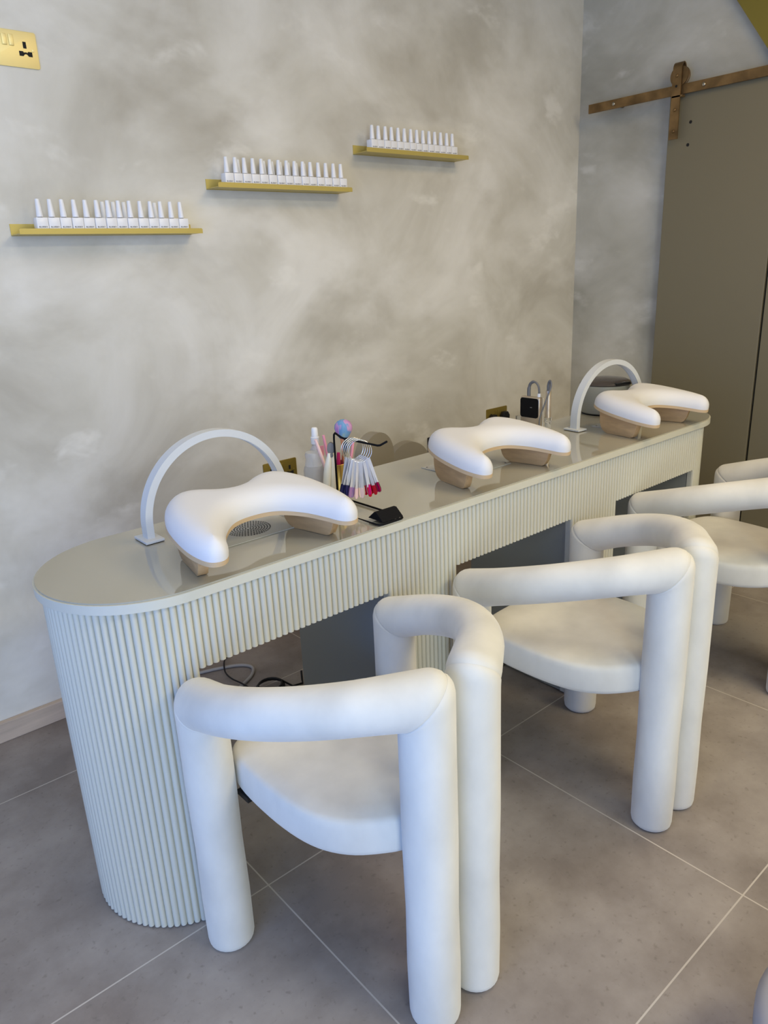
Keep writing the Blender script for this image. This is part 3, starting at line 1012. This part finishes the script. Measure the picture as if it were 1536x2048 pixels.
TIPC = [(0.02, 0.02, 0.10), (0.25, 0.02, 0.10), (0.36, 0.20, 0.42), (0.24, 0.10, 0.36), (0.78, 0.55, 0.58), (0.82, 0.60, 0.60), (0.86, 0.64, 0.58), (0.85, 0.66, 0.50), (0.80, 0.55, 0.62), (0.60, 0.01, 0.03),
        (0.45, 0.005, 0.02), (0.62, 0.0, 0.16), (0.30, 0.0, 0.06), (0.10, 0.008, 0.02)]
TIPM = [mat('nail_colour', c, 0.2) for c in TIPC]
bm = bmesh.new()
box(bm, -0.0042, 0.0042, -0.0006, 0.0006, -0.068, 0.0, 0.0004, 1)
STICK_O = obj('swatch_stick', bm, CLEARP)
STICK = STICK_O.data
bpy.data.objects.remove(STICK_O)
def tip_mesh():
    bm = bmesh.new()
    prism(bm, [(-0.0046, -0.066), (-0.0052, -0.082), (-0.0036, -0.0895), (0, -0.0915), (0.0036, -0.0895), (0.0052, -0.082), (0.0046, -0.066)], -0.0012, 0.0012, Matrix(((1, 0, 0, 0), (0, 0, 1, 0), (0, 1, 0, 0), (0, 0, 0, 1))))
    o = obj('painted_tip', bm, TIPM[0]); me = o.data; bpy.data.objects.remove(o)
    return me
TM = tip_mesh()
TIPS = []
for mm in TIPM:
    t_ = TM.copy(); t_.materials.clear(); t_.materials.append(mm); TIPS.append(t_)
ringlab = ['foremost', 'second from the front', 'middle', 'fourth from the front', 'rearmost']
for q in range(5):
    yy = 0.006 + 0.0088 * q
    root = tag(empty('swatch_ring', (1.060 + 0.001 * q, 1.33 + yy, ZT + 0.1775 - 0.0236)), '%s silver ring of clear nail colour samples on the black rack' % ringlab[q], 'colour samples', 'nail colour rings on the rack')
    root.rotation_euler = (0, 0, math.radians(-36 + 3 * q))
    bm = bmesh.new()
    tube(bm, [(0.0272 * math.cos(2 * PI * k / 40), 0, 0.0272 * math.sin(2 * PI * k / 40)) for k in range(40)], 0.0011, 8, closed=True)
    obj('metal_ring', bm, STEEL, root, True)
    n = 11
    for k in range(n):
        u = (k - (n - 1) / 2) / ((n - 1) / 2)
        a = u * 0.80
        st = bpy.data.objects.new('swatch_stick', STICK); link(st, root)
        st.location = (0.0272 * math.sin(a) * 0.92, 0.0, -0.0272 * math.cos(a) + 0.002)
        st.rotation_euler = (random.uniform(-0.10, 0.16) - 0.03 * (q - 2), -u * 0.30 + random.uniform(-0.03, 0.03), random.uniform(-0.6, 0.6) - u * 0.5)
        ci = min(13, max(0, round((u + 1) / 2 * 13 + random.uniform(-1.2, 1.2))))
        tp = bpy.data.objects.new('painted_tip', TIPS[ci]); link(tp, st)
        tp['label'] = 'colour painted nail tip'

# ------------------------------------------------------------------ tools behind the first hand rest
def stick(name, p0, p1, r, m, label, cat, tip=None, n=10, flat=False):
    """a straight tool from p0 (low) to p1 (high) in world space"""
    p0, p1 = Vector(p0), Vector(p1)
    o = tag(empty(name, p0), label, cat)
    d = p1 - p0
    bm = bmesh.new()
    if flat:
        M_ = d.to_track_quat('Z', 'Y').to_matrix().to_4x4()
        box(bm, -r, r, -r * 0.25, r * 0.25, 0, d.length, r * 0.1, 1, M_)
    else:
        tube(bm, [(0, 0, 0), d * 0.3, d * 0.8, d], [r, r, r, r * 0.8], n)
    obj('handle', bm, m, o, True, 40)
    return o, d

CX, CY_ = 1.113, 1.502
cup = tag(empty('tool_cup', (CX, CY_, ZT)), 'small gold metal cup of nail tools behind the black rack', 'cup')
bm = bmesh.new()
lathe(bm, [(0.0, 0.0005), (0.028, 0.0005), (0.0295, 0.002), (0.0295, 0.088), (0.0282, 0.088), (0.0282, 0.004), (0.0, 0.004)], 36)
obj('cup_body', bm, CUP, cup, True, 40)
bm = bmesh.new(); tube(bm, [(0.0289 * math.cos(2 * PI * k / 36), 0.0289 * math.sin(2 * PI * k / 36), 0.088) for k in range(36)], 0.0011, 8, closed=True)
obj('rim', bm, CUP, cup, True)

# fluffy rainbow brush
br, d = stick('powder_brush', (CX + 0.006, CY_ - 0.008, ZT + 0.012), (CX + 0.024, CY_ + 0.002, ZT + 0.118), 0.004, MAGENTA, 'fluffy rainbow powder brush standing in the gold cup', 'brush')
Md = Matrix.Translation(d) @ d.to_track_quat('Z', 'Y').to_matrix().to_4x4()
bm = bmesh.new(); lathe(bm, [(0.0042, -0.004), (0.0052, 0.008), (0.0088, 0.030)], 20, Md); obj('ferrule', bm, COPPER, br, True, 50)
RB_ = bpy.data.materials.new('rainbow_bristles'); RB_.use_nodes = True
nt = RB_.node_tree; pb = nt.nodes['Principled BSDF']; pb.inputs['Roughness'].default_value = 0.9
tc = nt.nodes.new('ShaderNodeTexCoord'); mp_ = nt.nodes.new('ShaderNodeMapping'); mp_.inputs['Scale'].default_value = (55, 55, 12)
nz = nt.nodes.new('ShaderNodeTexNoise'); nz.inputs['Scale'].default_value = 0.75; nz.inputs['Detail'].default_value = 2
rp = nt.nodes.new('ShaderNodeValToRGB'); e = rp.color_ramp.elements
e[0].position = 0.30; e[0].color = (0.42, 0.20, 0.46, 1); e[1].position = 0.72; e[1].color = (0.40, 0.44, 0.24, 1)
for pos, cc in ((0.38, (0.55, 0.30, 0.50)), (0.43, (0.14, 0.30, 0.52)), (0.56, (0.20, 0.38, 0.55)), (0.63, (0.36, 0.50, 0.42))):
    q = rp.color_ramp.elements.new(pos); q.color = (*cc, 1)
nt.links.new(tc.outputs['Object'], mp_.inputs['Vector']); nt.links.new(mp_.outputs[0], nz.inputs['Vector']); nt.links.new(nz.outputs['Fac'], rp.inputs['Fac']); nt.links.new(rp.outputs[0], pb.inputs['Base Color'])
bm = bmesh.new()
vv = lathe(bm, [(0.0085, 0.028), (0.013, 0.033), (0.0205, 0.045), (0.0235, 0.054), (0.0225, 0.064), (0.0165, 0.073), (0.008, 0.078), (0.0, 0.079)], 60, Md)
axis = d.normalized()
for v in vv:
    rel = v.co - d
    rad = rel - axis * rel.dot(axis)
    v.co += rad * random.uniform(-0.035, 0.035)
obj('bristles', bm, RB_, br, True)

stick('cuticle_brush', (CX - 0.008, CY_ - 0.010, ZT + 0.010), (CX - 0.004, CY_ - 0.014, ZT + 0.118), 0.0055, MAGENTA, 'magenta handled flat brush in the gold cup', 'brush', flat=False)
stick('nail_file', (CX - 0.004, CY_ + 0.012, ZT + 0.012), (CX - 0.026, CY_ + 0.016, ZT + 0.163), 0.0042, PINK, 'thin pink nail file leaning left in the gold cup', 'nail file')
stick('cuticle_pusher', (CX + 0.010, CY_ + 0.004, ZT + 0.012), (CX + 0.030, CY_ - 0.004, ZT + 0.150), 0.0055, BLACK, 'thick black stick standing in the gold cup', 'tool')
stick('lint_free_pen', (CX + 0.012, CY_ - 0.016, ZT + 0.010), (CX + 0.044, CY_ - 0.018, ZT + 0.142), 0.0042, PINK, 'pink pen leaning right in the gold cup behind the rings', 'pen')
stick('copper_brush', (CX + 0.016, CY_ - 0.010, ZT + 0.010), (CX + 0.008, CY_ - 0.016, ZT + 0.128), 0.0032, COPPER, 'slim copper brush handle in the gold cup', 'brush')
stick('tweezers', (CX - 0.014, CY_ + 0.003, ZT + 0.012), (CX - 0.056, CY_ + 0.010, ZT + 0.158), 0.0048, PALEPINK, 'pale pink tweezers leaning left out of the gold cup', 'tweezers')

# tip cutter with cream handles and steel head
tcx, tcy = 1.056, 1.468
tcut = tag(empty('tip_cutter', (tcx, tcy, ZT)), 'white handled nail tip cutter with steel head, left of the gold cup', 'nail cutter')
tcut.rotation_euler = Matrix.Rotation(math.radians(5), 3, Vector((0.654, 0.755, 0))).to_euler()
for s in (-1, 1):
    bm = bmesh.new()
    tube(bm, catmull([(s * 0.0085, -0.001 * s, 0.003), (s * 0.0090, -0.001 * s, 0.03), (s * 0.0092, -0.001 * s, 0.06), (s * 0.0088, 0, 0.092), (s * 0.0060, 0, 0.116), (s * 0.0048, 0, 0.130)], 6),
         [0.0075 + 0.0022 * math.sin(PI * min(1, i / 26)) - 0.0035 * (i / 30) ** 3 for i in range(31)], 14)
    obj('grip', bm, CREAM, tcut, True)
bm = bmesh.new(); lathe(bm, [(0.0, -0.004), (0.0105, -0.004), (0.0115, 0.0), (0.0105, 0.004), (0, 0.004)], 24, Matrix.Translation((0, 0, 0.142)) @ Matrix.Rotation(math.radians(-40), 4, 'Z') @ Matrix.Rotation(PI / 2, 4, 'X') @ Matrix.Scale(1.45, 4, (0, 1, 0)) @ Matrix.Scale(0.85, 4, (1, 0, 0)))
obj('steel_head', bm, CUTTER, tcut, True, 40)
bm = bmesh.new(); lathe(bm, [(0.0, -0.0045), (0.005, -0.0045), (0.005, 0.0045), (0, 0.0045)], 16, Matrix.Translation((0, -0.003, 0.125)) @ Matrix.Rotation(math.radians(-40), 4, 'Z') @ Matrix.Rotation(PI / 2, 4, 'X'))
obj('pivot', bm, GREYINK, tcut, True, 40)

# clear dispenser bottle and the little spray bottle behind it
cb = tag(empty('dispenser_bottle', (1.080, 1.560, ZT)), 'clear plastic dispenser bottle behind the nearest hand rest', 'bottle')
bm = bmesh.new(); lathe(bm, [(0.0, 0.0005), (0.026, 0.0005), (0.028, 0.004), (0.028, 0.066), (0.026, 0.074), (0.0235, 0.078), (0.0, 0.078)], 32); obj('bottle_body', bm, CLEARB, cb, True, 40)
bm = bmesh.new(); lathe(bm, [(0.0232, 0.0782), (0.0236, 0.082), (0.0205, 0.095), (0.0220, 0.108), (0.0200, 0.114), (0.0, 0.116)], 32); obj('pump_cap', bm, CLEARB, cb, True, 40)
sb = tag(empty('spray_bottle', (1.122, 1.606, ZT)), 'small spray bottle with white nozzle, left of the gold cup', 'bottle')
bm = bmesh.new(); lathe(bm, [(0.0, 0.0005), (0.018, 0.0005), (0.019, 0.003), (0.019, 0.100), (0.010, 0.116), (0.009, 0.122), (0.0, 0.122)], 28); obj('bottle_body', bm, CLEARP, sb, True, 40)
bm = bmesh.new(); lathe(bm, [(0.0, 0.1222), (0.0115, 0.1222), (0.0118, 0.140), (0.0095, 0.142), (0.0085, 0.163), (0.0065, 0.166), (0.0, 0.167)], 24); obj('spray_nozzle', bm, WHITEP, sb, True, 40)
bm = bmesh.new(); box(bm, -0.004, 0.012, -0.021, -0.0192, 0.090, 0.118, 0.0005); o = obj('pink_label', bm, PINK, sb); o['label'] = 'pink label'

# ------------------------------------------------------------------ nail drill
dr = tag(empty('nail_drill', (2.0, 1.58, ZT)), 'champagne nail drill machine with black screen on the desk', 'nail drill')
bm = bmesh.new(); box(bm, 0.0, 0.022, -0.041, 0.041, 0.012, 0.127, 0.006, 3); obj('case', bm, CHAMP, dr, True, 40)
bm = bmesh.new(); box(bm, 0.0221, 0.036, -0.034, 0.034, 0.018, 0.122, 0.005, 3); obj('back_case', bm, WHITEP, dr, True, 40)
rr = 0.009
sp = []
for cy_, cz_, a0 in ((0.038 - rr, 0.1225 - rr, 0), (-0.037 + rr, 0.1225 - rr, PI / 2), (-0.037 + rr, 0.056 + rr, PI), (0.038 - rr, 0.056 + rr, 1.5 * PI)):
    for k in range(7):
        a = a0 + PI / 2 * k / 6
        sp.append((cy_ + rr * math.cos(a), cz_ + rr * math.sin(a)))
bm = bmesh.new(); prism(bm, sp, -0.0004, 0.0022, Matrix(((0, 0, -1, 0), (1, 0, 0, 0), (0, 1, 0, 0), (0, 0, 0, 1)))); o = obj('screen', bm, SCREEN, dr)
bm = bmesh.new(); box(bm, -0.0024, -0.0022, -0.012, -0.004, 0.090, 0.0925); obj('screen_digits', bm, mat('screen_glow', (0.18, 0.18, 0.18), 0.5), dr)
bm = bmesh.new()
box(bm, -0.012, 0.045, -0.075, 0.050, 0.0005, 0.004); box(bm, -0.012, -0.009, 0.030, 0.050, 0.004, 0.058); box(bm, -0.012, 0.036, 0.0445, 0.047, 0.004, 0.058)
obj('stand', bm, ACRYL, dr)
bm = bmesh.new(); lathe(bm, [(0.0, 0.005), (0.0105, 0.005), (0.0105, 0.045), (0.0125, 0.047), (0.0125, 0.060), (0.0108, 0.060), (0.0, 0.058)], 24, Matrix.Translation((0.02, -0.063, 0))); obj('handpiece_holder', bm, ACRYL, dr, True, 40)
bm = bmesh.new(); lathe(bm, [(0.0, 0.058), (0.010, 0.060), (0.0098, 0.075), (0.0088, 0.085), (0.0095, 0.148), (0.0085, 0.151), (0, 0.151)], 24, Matrix.Translation((0.02, -0.063, 0))); obj('handpiece', bm, CHAMP, dr, True, 40)
bm = bmesh.new(); tube(bm, catmull([(0.016, 0.016, 0.126), (0.016, 0.016, 0.150), (0.016, 0.010, 0.168), (0.016, -0.006, 0.176), (0.016, -0.022, 0.166), (0.016, -0.027, 0.148), (0.016, -0.027, 0.130)], 6), [0.0062] * 8 + [0.0052] * 10 + [0.0036] * 19, 10); obj('loop_cable', bm, GREYC, dr, True)
bm = bmesh.new(); lathe(bm, [(0.0058, 0.1255), (0.0055, 0.138), (0.0, 0.1382)], 16, Matrix.Translation((0.016, -0.027, 0))); obj('cable_plug', bm, WHITEP, dr, True, 40)
bm = bmesh.new(); tube(bm, catmull([(0.02, -0.063, 0.150), (0.02, -0.063, 0.170), (0.018, -0.069, 0.182), (0.014, -0.077, 0.180), (0.010, -0.078, 0.160), (-0.006, -0.068, 0.110), (-0.014, -0.055, 0.060), (-0.010, -0.052, 0.008)], 6), [0.0062] * 6 + [0.0055] * 8 + [0.0028] * 29, 10); obj('handpiece_cable', bm, GREYC, dr, True)

# ------------------------------------------------------------------ round wax pot
wp = tag(empty('wax_pot', (2.472, 1.592, ZT)), 'round sage grey wax pot with smoked lid at the far end of the desk', 'wax pot')
bm = bmesh.new(); lathe(bm, [(0.0, 0.006), (0.089, 0.006), (0.0935, 0.012), (0.0965, 0.050), (0.0965, 0.102), (0.0945, 0.1105), (0.0, 0.1105)], 56); obj('pot_body', bm, POT, wp, True, 40)
bm = bmesh.new(); lathe(bm, [(0.0, 0.0003), (0.087, 0.0003), (0.090, 0.0058), (0.0, 0.0058)], 40); obj('base_ring', bm, BLACK, wp, True, 40)
bm = bmesh.new(); lathe(bm, [(0.0935, 0.1108), (0.0962, 0.114), (0.093, 0.120), (0.076, 0.128), (0.038, 0.134), (0.0, 0.136)], 56); obj('lid', bm, LID, wp, True, 40)
bm = bmesh.new(); box(bm, -0.035, 0.035, -0.012, 0.012, 0.114, 0.1235, 0.002, 2, Matrix.Translation((-0.02, -0.081, 0)) @ Matrix.Rotation(-0.2, 4, 'Z')); obj('lid_latch', bm, BLACK, wp)
bm = bmesh.new(); box(bm, -0.009, 0.009, -0.003, 0.003, 0.1236, 0.1248, 0, 2, Matrix.Translation((-0.018, -0.085, 0)) @ Matrix.Rotation(-0.2, 4, 'Z')); obj('latch_plate', bm, STEEL, wp)

# ------------------------------------------------------------------ stools behind the desk
def stool(x, y, rz, ztop, w, lab):
    root = tag(empty('technician_stool', (x, y, 0), rz), lab, 'stool', 'taupe stools behind the desk')
    bm = bmesh.new()
    pts = []
    n = 24
    h = 0.30
    for i in range(n + 1):
        a = PI * i / n
        pts.append((w / 2 * math.cos(a), ztop - w * 0.5 + w * 0.5 * math.sin(a)))
    for i in range(13):
        a = PI + PI * i / 12
        pts.append((w / 2 * math.cos(a), ztop - h + 0.06 + 0.06 * math.sin(a)))
    prism(bm, pts, -0.02, 0.02, Matrix(((1, 0, 0, 0), (0, 0, -1, 0.16), (0, 1, 0, 0), (0, 0, 0, 1))), bevel=0.008, seg=3)
    obj('backrest', bm, TAUPE_UP, root, True, 60)
    zs = ztop - 0.33
    bm = bmesh.new(); lathe(bm, [(0.0, zs - 0.06), (0.135, zs - 0.06), (0.148, zs - 0.045), (0.150, zs - 0.02), (0.140, zs - 0.004), (0.0, zs)], 40); obj('seat', bm, TAUPE_UP, root, True, 50)
    bm = bmesh.new(); tube(bm, [(0, 0.10, zs - 0.065), (0, 0.19, zs - 0.06), (0, 0.195, zs), (0, 0.187, ztop - 0.20)], 0.009, 10); obj('back_bracket', bm, BLACKM, root, True)
    bm = bmesh.new(); lathe(bm, [(0.018, 0.06), (0.018, zs - 0.061)], 20); obj('column', bm, STEEL, root, True, 40)
    bm = bmesh.new(); lathe(bm, [(0.0, 0.002), (0.145, 0.002), (0.145, 0.012), (0.03, 0.03), (0.022, 0.06), (0, 0.06)], 36); obj('base', bm, STEEL, root, True, 40)
stool(1.698, 1.86, math.radians(12), 0.784, 0.185, 'taupe stool behind the desk whose rounded backrest shows taller, right of the colour rings')
stool(1.99, 2.06, math.radians(-6), 0.660, 0.21, 'taupe stool behind the desk whose rounded backrest shows lower, left of the middle hand rest')

# ------------------------------------------------------------------ cables on the floor under the desk
def cable(name, pts, r, m, lab):
    bm = bmesh.new(); tube(bm, catmull(pts, 8), r, 8)
    tag(obj(name, bm, m, None, True), lab, 'cable')
cable('power_cable', [(0.80, 2.235, 0.0065), (0.92, 2.23, 0.0065), (1.02, 2.205, 0.0065), (1.105, 2.165, 0.0065), (1.132, 2.12, 0.0065), (1.105, 2.075, 0.0065), (1.04, 2.035, 0.0065), (0.95, 1.99, 0.0065)], 0.006, LGREYC, 'light grey cable looped on the floor under the desk')
cable('power_cable', [(1.12, 2.26, 0.0040), (1.085, 2.225, 0.0165), (1.060, 2.190, 0.0195), (1.040, 2.145, 0.0120), (1.033, 2.09, 0.0145), (1.038, 2.03, 0.0190), (1.048, 1.985, 0.0120), (1.06, 1.93, 0.0032), (1.06, 1.85, 0.0032)], 0.0028, BLACK, 'thin black cable crossing the grey loop under the desk')
coil = []
for i in range(61):
    a = 2 * PI * i / 20
    coil.append((1.10 + (0.052 - 0.0002 * i) * math.cos(a), 1.945 + (0.045 - 0.0002 * i) * math.sin(a), 0.006 + 0.0052 * (i / 20) + 0.010 * (0.5 + 0.5 * math.sin(a))))
coil += [(1.16, 1.90, 0.012), (1.20, 1.90, 0.006), (1.205, 1.91, 0.012), (1.208, 1.915, 0.045)]
bm = bmesh.new(); tube(bm, coil, 0.0035, 8)
tag(obj('coiled_cable', bm, BLACK, None, True), 'black cable coiled on the floor beside the grey cabinet', 'cable')

# ------------------------------------------------------------------ pale grey pouffe cut by the lower right corner
pf = tag(empty('pouffe', (1.062, 0.118, 0)), 'pale grey upholstered pouffe cut off by the lower right corner', 'pouffe')
bm = bmesh.new(); lathe(bm, [(0.0, 0.012), (0.190, 0.012), (0.200, 0.03), (0.2, 0.15), (0.0, 0.15)], 48); obj('pouffe_body', bm, GREYFAB, pf, True, 40)
bm = bmesh.new(); lathe(bm, [(0.0, 0.1505), (0.195, 0.1505), (0.204, 0.165), (0.204, 0.195), (0.190, 0.212), (0.0, 0.22)], 48); obj('cushion', bm, GREYFAB, pf, True, 50)
for k in range(3):
    a = 2 * PI * k / 3
    bm = bmesh.new(); lathe(bm, [(0.015, 0.0), (0.017, 0.0118)], 14, Matrix.Translation((0.14 * math.cos(a), 0.14 * math.sin(a), 0))); obj('foot', bm, BLACK, pf, True, 40)
